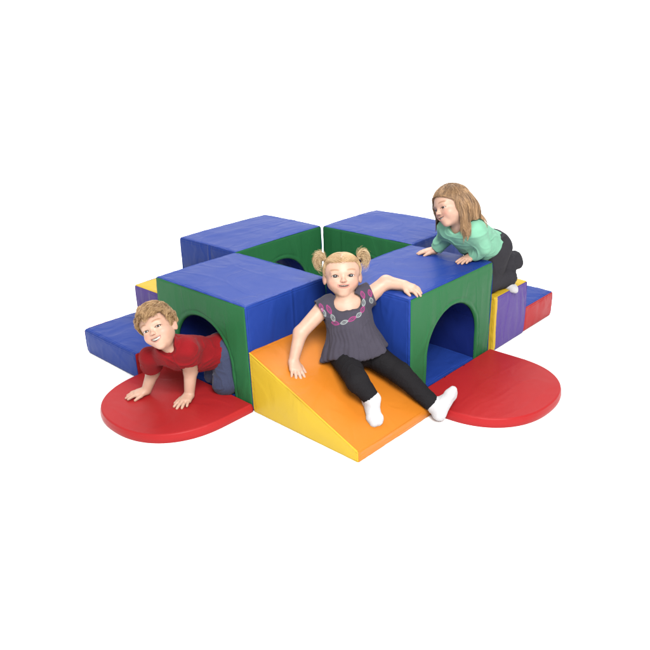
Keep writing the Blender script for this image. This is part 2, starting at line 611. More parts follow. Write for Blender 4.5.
# ------------------------------------------------------------------ sculpting with distance fields
class Field:
    CAP = 0.08

    def __init__(s, lo, hi, h):
        s.lo, s.h = np.array(lo, float), h
        s.n = np.ceil((np.array(hi) - s.lo) / h).astype(int) + 1
        s.F = np.full(s.n, s.CAP, np.float32)

    def _sl(s, lo, hi):
        a = np.clip(np.floor((np.array(lo) - s.lo) / s.h).astype(int), 0, s.n - 1)
        b = np.clip(np.ceil((np.array(hi) - s.lo) / s.h).astype(int) + 1, 1, s.n)
        if np.any(b <= a):
            return None
        ax = [(s.lo[i] + s.h * np.arange(a[i], b[i])).astype(np.float32) for i in range(3)]
        return (slice(a[0], b[0]), slice(a[1], b[1]), slice(a[2], b[2])), ax[0][:, None, None], ax[1][None, :, None], ax[2][None, None, :]

    def add(s, prim, k=0.0):
        f, lo, hi = prim
        pad = 0.02 + k
        r = s._sl(np.array(lo) - pad, np.array(hi) + pad)
        if r is None:
            return s
        sl, X, Y, Z = r
        d = f(X, Y, Z)
        a = s.F[sl]
        if k > 0:
            h = np.clip(0.5 + 0.5 * (a - d) / k, 0, 1)
            s.F[sl] = a + (d - a) * h - k * h * (1 - h)
        else:
            s.F[sl] = np.minimum(a, d)
        return s

    def sub(s, prim, k=0.0):
        f, lo, hi = prim
        pad = 0.02 + k
        r = s._sl(np.array(lo) - pad, np.array(hi) + pad)
        if r is None:
            return s
        sl, X, Y, Z = r
        d = -f(X, Y, Z)
        a = s.F[sl]
        if k > 0:
            h = np.clip(0.5 - 0.5 * (a - d) / k, 0, 1)
            s.F[sl] = a + (d - a) * h + k * h * (1 - h)
        else:
            s.F[sl] = np.maximum(a, d)
        return s

    def cut(s, p, n):
        """remove the side of the plane at p that n points to"""
        p, n = np.array(p), norm(n)
        r = s._sl(s.lo, s.lo + s.h * (s.n - 1))
        sl, X, Y, Z = r
        s.F = np.maximum(s.F, ((X - p[0]) * n[0] + (Y - p[1]) * n[1] + (Z - p[2]) * n[2]).astype(np.float32))
        return s

    def at(s, P):
        q = (np.asarray(P, float) - s.lo) / s.h
        i = np.clip(np.floor(q).astype(int), 0, s.n - 2)
        f = np.clip(q - i, 0, 1)
        r = 0
        for a in (0, 1):
            for b in (0, 1):
                for c in (0, 1):
                    w = (f[..., 0] if a else 1 - f[..., 0]) * (f[..., 1] if b else 1 - f[..., 1]) * (f[..., 2] if c else 1 - f[..., 2])
                    r = r + w * s.F[i[..., 0] + a, i[..., 1] + b, i[..., 2] + c]
        return r

    def mesh(s, smooth=1):
        F = s.F
        F[0], F[-1], F[:, 0], F[:, -1], F[:, :, 0], F[:, :, -1] = (np.maximum(x, 0.001) for x in (F[0], F[-1], F[:, 0], F[:, -1], F[:, :, 0], F[:, :, -1]))
        neg = F < 0
        c = neg[:-1, :-1, :-1].astype(np.int8)
        tot = np.zeros_like(c)
        offs = [(a, b, d) for a in (0, 1) for b in (0, 1) for d in (0, 1)]
        nx, ny, nz = F.shape
        for a, b, d in offs:
            tot += neg[a:nx - 1 + a, b:ny - 1 + b, d:nz - 1 + d]
        I = np.argwhere((tot > 0) & (tot < 8))
        vid = np.full(tot.shape, -1, np.int32)
        vid[I[:, 0], I[:, 1], I[:, 2]] = np.arange(len(I))
        acc = np.zeros((len(I), 3))
        cnt = np.zeros(len(I))
        for p in offs:
            for ax in range(3):
                if p[ax]:
                    continue
                q = list(p)
                q[ax] = 1
                fa = F[I[:, 0] + p[0], I[:, 1] + p[1], I[:, 2] + p[2]]
                fb = F[I[:, 0] + q[0], I[:, 1] + q[1], I[:, 2] + q[2]]
                m = (fa < 0) != (fb < 0)
                t = np.where(m, fa / np.where(m, fa - fb, 1), 0)
                e = np.array(p, float) + np.zeros((len(I), 1))
                e[:, ax] = t
                acc[m] += e[m]
                cnt[m] += 1
        V = s.lo + s.h * (I + acc / cnt[:, None])
        quads = []
        for ax in range(3):
            o = [x for x in range(3) if x != ax]
            sa = [slice(None)] * 3
            sb = [slice(None)] * 3
            sa[ax], sb[ax] = slice(0, -1), slice(1, None)
            na, nb = neg[tuple(sa)], neg[tuple(sb)]
            E = np.argwhere(na != nb)
            ok = (E[:, o[0]] > 0) & (E[:, o[1]] > 0) & (E[:, o[0]] < tot.shape[o[0]]) & (E[:, o[1]] < tot.shape[o[1]])
            E = E[ok]
            flip = na[E[:, 0], E[:, 1], E[:, 2]]
            def cell(d0, d1):
                c = E.copy()
                c[:, o[0]] += d0
                c[:, o[1]] += d1
                return vid[c[:, 0], c[:, 1], c[:, 2]]
            q = np.stack([cell(-1, -1), cell(0, -1), cell(0, 0), cell(-1, 0)], -1)
            if ax == 1:
                flip = ~flip
            q = np.where(flip[:, None], q, q[:, ::-1])
            quads.append(q)
        Q = np.concatenate(quads)
        Q = Q[(Q >= 0).all(1)]
        for _ in range(smooth):
            V = relax(V, Q)
        return V, Q


def relax(V, Q, w=0.5):
    acc = np.zeros_like(V)
    cnt = np.zeros(len(V))
    for a, b in ((0, 1), (1, 2), (2, 3), (3, 0)):
        np.add.at(acc, Q[:, a], V[Q[:, b]])
        np.add.at(cnt, Q[:, a], 1)
    return V * (1 - w) + w * acc / np.maximum(cnt, 1)[:, None]


def vnormals(V, Q):
    n = np.cross(V[Q[:, 2]] - V[Q[:, 0]], V[Q[:, 3]] - V[Q[:, 1]])
    N = np.zeros_like(V)
    for a in range(4):
        np.add.at(N, Q[:, a], n)
    return norm(N)


def cone(a, b, ra, rb):
    a, b = np.array(a, float), np.array(b, float)
    ab = b - a
    L2 = max(ab @ ab, 1e-12)

    def f(X, Y, Z):
        t = np.clip(((X - a[0]) * ab[0] + (Y - a[1]) * ab[1] + (Z - a[2]) * ab[2]) / L2, 0, 1)
        return np.sqrt((X - a[0] - t * ab[0]) ** 2 + (Y - a[1] - t * ab[1]) ** 2 + (Z - a[2] - t * ab[2]) ** 2) - (ra + (rb - ra) * t)
    r = max(ra, rb)
    return f, np.minimum(a, b) - r, np.maximum(a, b) + r


def ball(c, r):
    return cone(c, np.array(c) + 1e-5, r, r)


def ell(c, axes, rad):
    c, M, rad = np.array(c, float), np.array(axes, float), np.array(rad, float)

    def f(X, Y, Z):
        x, y, z = X - c[0], Y - c[1], Z - c[2]
        q = [(x * M[i, 0] + y * M[i, 1] + z * M[i, 2]) / rad[i] for i in range(3)]
        k0 = np.sqrt(q[0] ** 2 + q[1] ** 2 + q[2] ** 2)
        k1 = np.sqrt((q[0] / rad[0]) ** 2 + (q[1] / rad[1]) ** 2 + (q[2] / rad[2]) ** 2) + 1e-9
        return k0 * (k0 - 1) / k1
    r = rad.max()
    return f, c - r, c + r


def local(O, axes, sc, c, rad, fn):
    """prim given by a function of local coordinates (in cm of the frame)"""
    M = np.array(axes, float)
    w = O + (np.array(c, float) @ M) * sc

    def f(X, Y, Z):
        x, y, z = X - O[0], Y - O[1], Z - O[2]
        q = [(x * M[i, 0] + y * M[i, 1] + z * M[i, 2]) / sc for i in range(3)]
        return fn(*q) * sc
    return f, w - rad * sc, w + rad * sc


# ------------------------------------------------------------------ toddlers
SKIN = attr_mat('skin', 0.48, sss=0.12, spec=0.35)
EYE = attr_mat('eye_surface', 0.08, spec=0.6)
TOOTH = attr_mat('tooth_enamel', 0.25)
HAIR = attr_mat('hair_strands', 0.42, spec=0.45)
CLOTH = attr_mat('jersey_cloth', 0.9, sheen=0.04, weave=0.35, spec=0.08)
DARKCLOTH = attr_mat('dark_jersey_cloth', 0.8, weave=0.5, spec=0.1)
DENIM = attr_mat('denim_cloth', 0.85, sheen=0.1, weave=0.5, spec=0.15, wscale=500)
SOCKM = attr_mat('sock_cotton', 0.9, sheen=0.2, weave=0.6, spec=0.1, wscale=350)

K_SK = 0.42          # studio light is strong: surface colours are well under what the picture shows
SKIN_C = lin(241, 194, 169, K_SK)
LIP_C = lin(205, 120, 115, K_SK)
BLUSH_C = lin(240, 165, 145, K_SK)


class Head:
    def __init__(s, O, fwd, up, size, sx=1.0):
        s.O = np.array(O, float)
        s.Y = norm(fwd)
        u = np.array(up, float)
        s.Z = norm(u - (u @ s.Y) * s.Y)
        s.X = np.cross(s.Z, s.Y) * 1.0
        s.M = np.array([s.X, s.Y, s.Z])
        s.sx = sx
        s.Mw = np.array([s.X * sx, s.Y, s.Z])
        s.Ml = np.array([s.X / sx, s.Y, s.Z])
        s.eye_x, s.eye_z, s.zmouth, s.lip, s.eye_w = 2.9, -0.5, -4.8, 0.75, 1.42
        s.sc = size / 18.0            # metres per head unit (a head is 18 units high)

    def w(s, *p):
        return s.O + (np.array(p, float) @ s.Mw) * s.sc

    def l(s, P):
        return ((P - s.O) @ s.Ml.T) / s.sc

    def e(s, c, r, tilt=None):
        M = s.M if tilt is None else tilt @ s.M
        return ell(s.w(*c), M, np.array(r) * s.sc * A3(s.sx, 1, 1))

    def c(s, a, b, ra, rb):
        return cone(s.w(*a), s.w(*b), ra * s.sc, rb * s.sc)

    def surf(s, fld, x, z, y0=11.0, y1=2.0):
        ys = np.linspace(y0, y1, 400)
        P = s.O + (np.stack([np.full(400, x), ys, np.full(400, z)], -1) @ s.Mw) * s.sc
        v = fld.at(P)
        i = np.argmax(v < 0)
        return ys[i]

    def build(s, fld, smile, eye=(0.62, 0.42), mouth_open=0.55, mouth_w=2.0):
        u = s.sc
        ax = fld.add
        ax(s.e((0, -1.0, 2.2), (7.1, 8.2, 6.9)), 0.0)
        ax(s.e((0, 1.6, -2.9), (5.15, 5.2, 5.7)), 2.0 * u)
        for sg in (-1, 1):
            ax(s.e((sg * 3.0, 3.9, -2.9), (2.6, 2.55, 2.2)), 1.6 * u)
            ax(s.e((sg * 4.3, 0.2, -3.3), (1.4, 2.6, 2.0)), 1.8 * u)
        ax(s.e((0, 4.5, -7.1), (1.9, 1.6, 1.5)), 1.5 * u)
        ax(s.e((0, 5.4, -5.0), (2.0, 1.5, 1.5)), 1.4 * u)          # muzzle
        ax(s.e((0, 5.6, 0.9), (4.2, 1.4, 1.0)), 1.6 * u)           # brow
        # nose
        yb = s.surf(fld, 0, -0.4)
        s.yb = yb
        ax(s.c((0, yb - 0.5, -0.2), (0, yb + 0.50, -2.2), 0.42, 0.66), 0.9 * u)
        ax(s.e((0, yb + 0.72, -2.3), (0.76, 0.66, 0.62)), 0.5 * u)
        for sg in (-1, 1):
            ax(s.e((sg * 0.74, yb + 0.20, -2.5), (0.46, 0.65, 0.42)), 0.45 * u)
            fld.sub(s.e((sg * 0.40, yb + 0.62, -2.98), (0.23, 0.4, 0.24)), 0.15 * u)
        # mouth
        zm = s.zm = s.zmouth
        ym = s.surf(fld, 0, zm)
        s.ym = ym
        s.curve = 0.16 * smile
        cv, mw, mo = s.curve, mouth_w, mouth_open
        s.mw, s.mo = mw, mo
        up_off, lo_off = mo * 0.55, mo * 0.55

        def lipline(off, th, wdt):
            def fn(x, y, z):
                zz = z - (zm + off * np.clip(1 - (x / wdt) ** 2, 0, 1) + cv * x * x)
                yy = y - (ym + 0.02 - 0.13 * x * x)
                dx = np.maximum(np.abs(x) - wdt * 0.92, 0)
                return np.sqrt(zz ** 2 + (yy * 0.8) ** 2 + dx ** 2) - th * np.clip(1.12 - (np.abs(x) / wdt) ** 2 * 0.7, 0.2, 1)
            return fn
        ax(local(s.O, s.Ml, u, (0, ym, zm), 4.0, lipline(up_off + 0.24, 0.30, mw)), 0.35 * u)
        ax(local(s.O, s.Ml, u, (0, ym, zm), 4.0, lipline(-lo_off - 0.28, 0.34, mw * 0.9)), 0.35 * u)

        def gap(x, y, z):
            zc = zm + cv * x * x
            zz = z - zc
            hgt = mo * np.clip(1 - (x / mw) ** 2, 0, 1) - 0.02
            return np.maximum(np.maximum(np.abs(zz) - hgt, np.abs(x) - mw), -(y - (ym - 1.5)))
        fld.sub(local(s.O, s.Ml, u, (0, ym, zm), 4.0, gap), 0.12 * u)
        # eyes
        s.eyes = []
        for sg in (-1, 1):
            ex, ez = sg * s.eye_x, s.eye_z
            fld.sub(s.e((ex, 8.3, ez), (1.9, 1.7, 1.25)), 1.2 * u)
            ys = s.surf(fld, ex, ez)
            cy = ys - 0.95
            ax(s.e((ex, cy, ez), (1.42, 1.36, 1.36)), 0.45 * u)
            s.eyes.append(np.array([ex, cy, ez]))
            zu, zl = eye

            def lid(x, y, z, ex=ex, ez=ez, cy=cy, sg=sg):
                t = (x - ex) / s.eye_w
                k = 1 - t * t
                zz = z - ez - 0.06 * sg * t
                return np.maximum(np.maximum(zz - zu * k, -zu * 0 - zz - zl * k), (cy + 0.25) - y)
            fld.sub(local(s.O, s.Ml, u, (ex, cy + 1, ez), 2.2, lid), 0.08 * u)
        # ears
        for sg in (-1, 1):
            a = math.radians(24) * sg
            T = np.array([[math.cos(a), math.sin(a), 0], [-math.sin(a), math.cos(a), 0], [0, 0, 1.0]])
            ax(s.e((sg * 6.85, -0.9, -1.3), (0.62, 1.35, 2.3), T), 0.5 * u)
            fld.sub(s.e((sg * 7.7, -0.35, -1.0), (0.5, 0.75, 1.3), T), 0.3 * u)

    def paint(s, V, col, brow, brow_w=0.32):
        q = s.l(V)
        x, y, z = q[:, 0], q[:, 1], q[:, 2]
        front = (y > 2) & (np.abs(x) < 8) & (z > -9.5) & (z < 9)

        def mixin(m, c):
            nonlocal col
            m = (np.clip(m, 0, 1) * front)[:, None]
            col = col * (1 - m) + c * m
        for sg in (-1, 1):
            mixin(0.55 * np.exp(-(((x - sg * 3.7) / 1.7) ** 2 + ((z + 3.0) / 1.5) ** 2)), BLUSH_C)
        mixin(0.35 * np.exp(-((x / 1.0) ** 2 + ((z + 2.5) / 0.8) ** 2)), BLUSH_C)
        # lips
        zc = s.zm + s.curve * x * x
        k = np.clip(1 - (x / (s.mw * 1.05)) ** 2, 0, 1)
        dz = z - zc
        m = ss(0, 0.25, k) * ss(0.62, 0.35, dz - s.mo * 0.55 * k) * ss(-0.78, -0.5, dz + s.mo * 0.55 * k) * (y > s.ym - 0.14 * x * x - 1.2)
        mixin(s.lip * m, LIP_C)
        mixin((y < s.ym - 0.85 - 0.15 * x * x) * (np.abs(x) < s.mw * 0.93) * (np.abs(dz) < s.mo * k + 0.15) * (np.abs(x) < s.mw), lin(110, 40, 40, 0.5))
        # eyelids and lashes
        for c in s.eyes:
            t = (x - c[0]) / (s.eye_w + 0.1)
            kk = 1 - t * t
            up = z - c[2] - s.eye[0] * kk
            mixin(0.9 * (np.abs(t) < 1.05) * np.exp(-((up - 0.06) / 0.17) ** 2), lin(70, 45, 32, 0.7))
            lo = z - c[2] + s.eye[1] * kk
            mixin(0.35 * (np.abs(t) < 0.95) * np.exp(-((lo + 0.05) / 0.16) ** 2), lin(150, 95, 75, 0.7))
            sg = np.sign(c[0])
            bx = sg * x
            zb = s.eye_z + 2.2 + 0.35 * np.clip(1 - ((bx - 3.2) / 1.9) ** 2, -1, 1)
            mixin(0.75 * ss(1.1, 1.9, bx) * ss(5.2, 4.2, bx) * np.exp(-((z - zb) / brow_w) ** 2), brow)
        # ear flush
        m = (np.abs(x) > 6.3) & (z > -4.2) & (z < 1.8) & (y < 2)
        col = np.where(m[:, None], col * 0.7 + 0.3 * BLUSH_C, col)
        # nostrils
        m = np.exp(-(((np.abs(x) - 0.40) / 0.25) ** 2 + ((z + 2.95) / 0.22) ** 2)) * (y > s.yb - 0.2)
        mixin(0.7 * m, lin(120, 60, 50, 0.6))
        return col

    def make_eyes(s, parent, gaze_pt, iris):
        R = 1.22
        for c in s.eyes:
            O = s.w(*c)
            g = norm(np.array(gaze_pt) - O)
            a = norm(np.cross(g, [0.1, 0.2, 0.95]))
            b = np.cross(g, a)
            nth, nph = 48, 40
            th = np.concatenate([np.linspace(0, 1.2, 34), np.linspace(1.2, math.pi, 16)[1:]])
            V, C = [], []
            for t in th:
                for p in np.linspace(0, 2 * math.pi, nph, endpoint=False):
                    V.append(O + s.sc * R * (math.cos(t) * g + math.sin(t) * (math.cos(p) * a + math.sin(p) * b)))
                    if t < 0.36:
                        C.append((0.006, 0.006, 0.006))
                    elif t < 0.70:
                        C.append(iris * (0.75 + 0.5 * ((p * 7.3) % 1.0)))
                    elif t < 0.76:
                        C.append(iris * 0.35)
                    else:
                        C.append(lin(236, 232, 230, 0.55))
            F = []
            n = len(th)
            for i in range(n - 1):
                for j in range(nph):
                    F.append((i * nph + j, i * nph + (j + 1) % nph, (i + 1) * nph + (j + 1) % nph, (i + 1) * nph + j))
            mesh('eye', np.array(V), np.array(F), EYE, parent, np.array(C))

    def make_teeth(s, parent, w=1.5, top=0.35, bot=-0.25):
        nx, nz = 61, 8
        V, C = [], []
        for x in np.linspace(-w, w, nx):
            for z in np.linspace(top, bot, nz):
                g = abs(((x / 0.62) % 1.0) - 0.5) * 2
                gap = max(0, g - 0.86) * 1.6
                e = 0.12 * (abs(g) ** 4) if z < (top + bot) / 2 else 0
                V.append(s.w(x, s.ym - 0.42 - 0.14 * x * x - gap * 0.5 - 0.1 * abs(z), s.zm + s.curve * x * x + z + e))
                C.append(lin(238, 232, 222, 0.46) * (1 - 2.2 * gap))
        mesh('teeth', np.array(V), grid_faces(nx, nz), TOOTH, parent, np.array(C))


def hand(fld, w, d, back, side, size=0.092, curl=(0.15, 0.2), spread=1.0, thumb_out=0.85, per=None):
    """hand from the wrist w towards d; back points out of the back of the hand; side points to the thumb"""
    d = norm(d)
    back = norm(np.array(back) - (np.array(back) @ d) * d)
    t = np.cross(d, back)
    t = t * np.sign(t @ np.array(side))
    k = size / 0.092
    w = np.array(w, float)
    offs = (0.0175, 0.006, -0.006, -0.017)
    lens = (0.034, 0.038, 0.035, 0.027)
    rad = (0.0066, 0.0068, 0.0066, 0.0058)
    knl = (0.046, 0.049, 0.046, 0.041)
    for i in range(4):
        a = w + t * offs[i] * 0.55 * k + d * 0.006 * k
        b = w + t * offs[i] * k + d * (knl[i] - 0.005) * k - back * (0.002 if i in (0, 3) else 0) * k
        fld.add(cone(a, b, 0.0125 * k, 0.0100 * k), 0.008 * k)
    for i in range(4):
        ang = (offs[i] / 0.0175) * 0.20 * spread
        di = norm(d * math.cos(ang) + t * math.sin(ang))
        c1, c2 = curl if per is None else per[i]
        p0 = w + t * offs[i] * k + d * (knl[i] - 0.004) * k
        d1 = di * math.cos(c1) - back * math.sin(c1)
        p1 = p0 + d1 * lens[i] * 0.50 * k
        d2 = di * math.cos(c1 + c2) - back * math.sin(c1 + c2)
        p2 = p1 + d2 * lens[i] * 0.32 * k
        d3 = di * math.cos(c1 + c2 * 1.6) - back * math.sin(c1 + c2 * 1.6)
        p3 = p2 + d3 * lens[i] * 0.24 * k
        r = rad[i] * k
        tmp = [cone(p0, p1, r * 1.06, r), cone(p1, p2, r, r * 0.92), cone(p2, p3, r * 0.92, r * 0.78)]
        fld.add(tmp[0], 0.0022 * k)
        fld.add(tmp[1], 0.0012 * k)
        fld.add(tmp[2], 0.0012 * k)
    b0 = w + d * 0.010 * k + t * 0.011 * k - back * 0.003 * k
    d1 = norm(d * 0.75 + t * thumb_out - back * 0.15)
    b1 = b0 + d1 * 0.022 * k
    d2 = norm(d * 1.0 + t * thumb_out * 0.55 - back * 0.2)
    b2 = b1 + d2 * 0.017 * k
    b3 = b2 + norm(d2 - 0.1 * back) * 0.012 * k
    fld.add(cone(b0, b1, 0.0105 * k, 0.0078 * k), 0.006 * k)
    fld.add(cone(b1, b2, 0.0076 * k, 0.0066 * k), 0.002 * k)
    fld.add(cone(b2, b3, 0.0066 * k, 0.0054 * k), 0.001 * k)


def foot(fld, ankle, toe_dir, up, o=0.0, size=0.115):
    """ankle joint; the foot runs along toe_dir, up is the instep side"""
    d = norm(toe_dir)
    u = norm(np.array(up) - (np.array(up) @ d) * d)
    s_ = np.cross(d, u)
    k = size / 0.115
    A = np.array(ankle, float)
    heel = A - d * 0.018 * k - u * 0.026 * k
    fld.add(ball(heel, 0.023 * k + o), 0.012)
    mid = A + d * 0.035 * k - u * 0.022 * k
    fld.add(cone(A, mid, 0.025 * k + o, 0.021 * k + o), 0.012)
    for q in (-1, 1):
        b = A + d * 0.066 * k - u * 0.033 * k + s_ * 0.012 * k * q
        fld.add(cone(heel, b, 0.018 * k + o, 0.0155 * k + o), 0.012)
        c = A + d * (0.086 if q > 0 else 0.080) * k - u * 0.036 * k + s_ * 0.010 * k * q
        fld.add(cone(b, c, 0.0155 * k + o, 0.0125 * k + o), 0.010)


def torso(fld, pel, chest, Ls, Rs, front, o=0.0, k=0.03, belly=1.0, parts='cbps'):
    pel, chest, Ls, Rs = (np.array(q, float) for q in (pel, chest, Ls, Rs))
    up = norm(chest - pel)
    fr = norm(np.array(front) - (np.array(front) @ up) * up)
    lt = norm(np.cross(up, fr))
    lat = norm(Ls - Rs)
    lat = lat - (lat @ up) * up
    lat = norm(lat)
    M = [lat, norm(np.cross(lat, up)), up]
    L = np.linalg.norm(chest - pel)
    if 'c' in parts:
        fld.add(ell(chest - up * 0.05, M, (0.086 + o, 0.066 + o, 0.085 + o)), k)
    if 'b' in parts:
        fld.add(ell(pel + up * L * 0.42 + fr * 0.012, M, (0.083 + o, (0.074 + o) * belly, 0.095 + o)), k)
    if 'p' in parts:
        fld.add(ell(pel, M, (0.086 + o, 0.076 + o, 0.072 + o)), k)
    if 's' in parts:
        fld.add(cone(Ls, Rs, 0.036 + o, 0.036 + o), k)


def limb(fld, pts, rads, o=0.0, k=0.012):
    for i in range(len(pts) - 1):
        fld.add(cone(pts[i], pts[i + 1], rads[i] + o, rads[i + 1] + o), k if i else k * 1.6)


def finish_body(fld, head, parent_tag, brow, tan=1.0, name='person'):
    V, Q = fld.mesh(1)
    n = vnoise(V * 90)[:, None] * A3(.02, .045, .05) + vnoise(V * 22)[:, None] * A3(.03, .07, .075)
    col = np.tile(SKIN_C * tan, (len(V), 1)) * (1 + n)
    return V, Q, col


def cloth(name, fld, color, mat, parent, amp=0.0025, freq=(24, 24, 24), seed=0.0, smooth=4, fn=None, colfn=None, hems=()):
    V, Q = fld.mesh(smooth)
    N = vnormals(V, Q)
    P = V * np.array(freq) + seed
    wv = vnoise(V * 11 + seed)[:, None] * 0.9
    r1 = np.clip(1 - 2.2 * np.abs(vnoise(P + wv)), 0, 1) ** 1.5
    r2 = np.clip(1 - 2.5 * np.abs(vnoise(P[:, [1, 2, 0]] * 1.7 + 1.5 * wv + 9)), 0, 1) ** 1.5
    mk = 0.5 + 0.5 * vnoise(V * 9 + seed + 4)
    d = amp * (1.15 * r1 * mk + 0.6 * r2 * (1 - mk) + 0.6 * vnoise(V * 13 + seed))
    for hp, hr in hems:
        if np.ndim(hr):
            d = d * ss(0.004, 0.028, np.abs((V - hp) @ norm(hr)))
            continue
        d = d * ss(0.35, 1.0, np.linalg.norm(V - hp, axis=1) / hr)
    if fn is not None:
        d = d + fn(V)
    V = V + N * d[:, None]
    c = np.tile(np.array(color), (len(V), 1)) * (1 + 0.07 * vnoise(V * 40 + seed)[:, None])
    if colfn is not None:
        c = colfn(V, c)
    return mesh(name, V, Q, mat, parent, c)


def tubes(P, r0, r1, sides=3):
    """P (N,K,3) strands -> one mesh"""
    N, K, _ = P.shape
    T = np.gradient(P, axis=1)
    T = norm(T)
    ref = np.tile(norm(np.random.RandomState(5).normal(size=(N, 1, 3))), (1, K, 1))
    A = norm(np.cross(T, ref))
    B = np.cross(T, A)
    rr = (r0 + (r1 - r0) * np.linspace(0, 1, K) ** 1.5)[None, :, None, None] * np.ones((N, 1, 1, 1))
    an = np.linspace(0, 2 * math.pi, sides, endpoint=False)
    V = P[:, :, None, :] + rr * (np.cos(an)[None, None, :, None] * A[:, :, None, :] + np.sin(an)[None, None, :, None] * B[:, :, None, :])
    idx = np.arange(N * K * sides).reshape(N, K, sides)
    nx = np.roll(idx, -1, axis=2)
    F = np.stack([idx[:, :-1], nx[:, :-1], nx[:, 1:], idx[:, 1:]], -1).reshape(-1, 4)
    return V.reshape(-1, 3), F


def scalp(h, lift=0.0):
    return A3(0, -1.0, 2.2), A3(7.1 + lift, 8.2 + lift, 6.9 + lift)


def push_out(q, lift):
    """keep head-frame points outside the skull and the face"""
    for c, r in ((A3(0, -1.0, 2.2), A3(7.1, 8.2, 6.9)), (A3(0, 1.6, -2.9), A3(5.9, 5.4, 5.8))):
        rr = r + lift
        d = (q - c) / rr
        l = np.linalg.norm(d, axis=-1, keepdims=True)
        q = np.where(l < 1, c + d / np.maximum(l, 1e-6) * rr, q)
    return q


def shell(q, lift, w=0.85):
    """draw head-frame points onto a shell just outside the skull"""
    c, r = A3(0, -1.0, 2.2), A3(7.1, 8.2, 6.9)
    d = (q - c) / (r + lift)
    l = np.linalg.norm(d, axis=-1, keepdims=True)
    t = c + d / np.maximum(l, 1e-6) * (r + lift)
    return q * (1 - w) + t * w


def hairline(q, brow_z=5.0):
    """lowest z of hair for a head-frame direction"""
    y = q[:, 1]
    z = np.where(y > 4.5, brow_z, 0)
    z = np.where(y <= 4.5, -0.8 + (brow_z + 0.8) * ss(0.6, 4.5, y), z)
    z = np.where(y < 0.6, -0.8 - 4.2 * ss(0.2, -3.5, y), z)
    return z


def roots(n, seed, brow_z=5.0):
    rs = np.random.RandomState(seed)
    u = norm(rs.normal(size=(n * 3, 3)))
    c, r = scalp(None)
    q = c + u * r
    q = q[q[:, 2] > hairline(q, brow_z) + 0.25 * rs.normal(size=len(q))]
    return q[:n], rs


def hair_mesh(name, head, strands, parent, c0, c1, rs, r0=0.0010, r1=0.00035, shade=None):
    """strands in the head frame (N,K,3)"""
    N, K, _ = strands.shape
    P = head.O + (strands @ head.Mw) * head.sc
    V, F = tubes(P, r0, r1)
    t = rs.rand(N) ** 1.3
    t = np.clip(t + 0.22 * vnoise(strands[:, K // 2] * 0.9), 0, 1)
    C = c0[None] * (1 - t[:, None]) + c1[None] * t[:, None]
    C = np.repeat(C, K * 3, 0)
    return V, F, C
CAMP = np.array(CAM_P)


def capcone(a, b, ra, rb, end=True):
    f0, lo, hi = cone(a, b, ra, rb)
    a, b = np.array(a, float), np.array(b, float)
    n = norm(b - a)

    def f(X, Y, Z):
        return np.maximum(f0(X, Y, Z), (X - b[0]) * n[0] + (Y - b[1]) * n[1] + (Z - b[2]) * n[2])
    return f, lo, hi


def lerp(a, b, t):
    return np.array(a, float) * (1 - t) + np.array(b, float) * t


HB = 0.0022
MINT, SHIRT_RED = lin(148, 214, 182, 0.45), lin(172, 32, 40, 0.36)


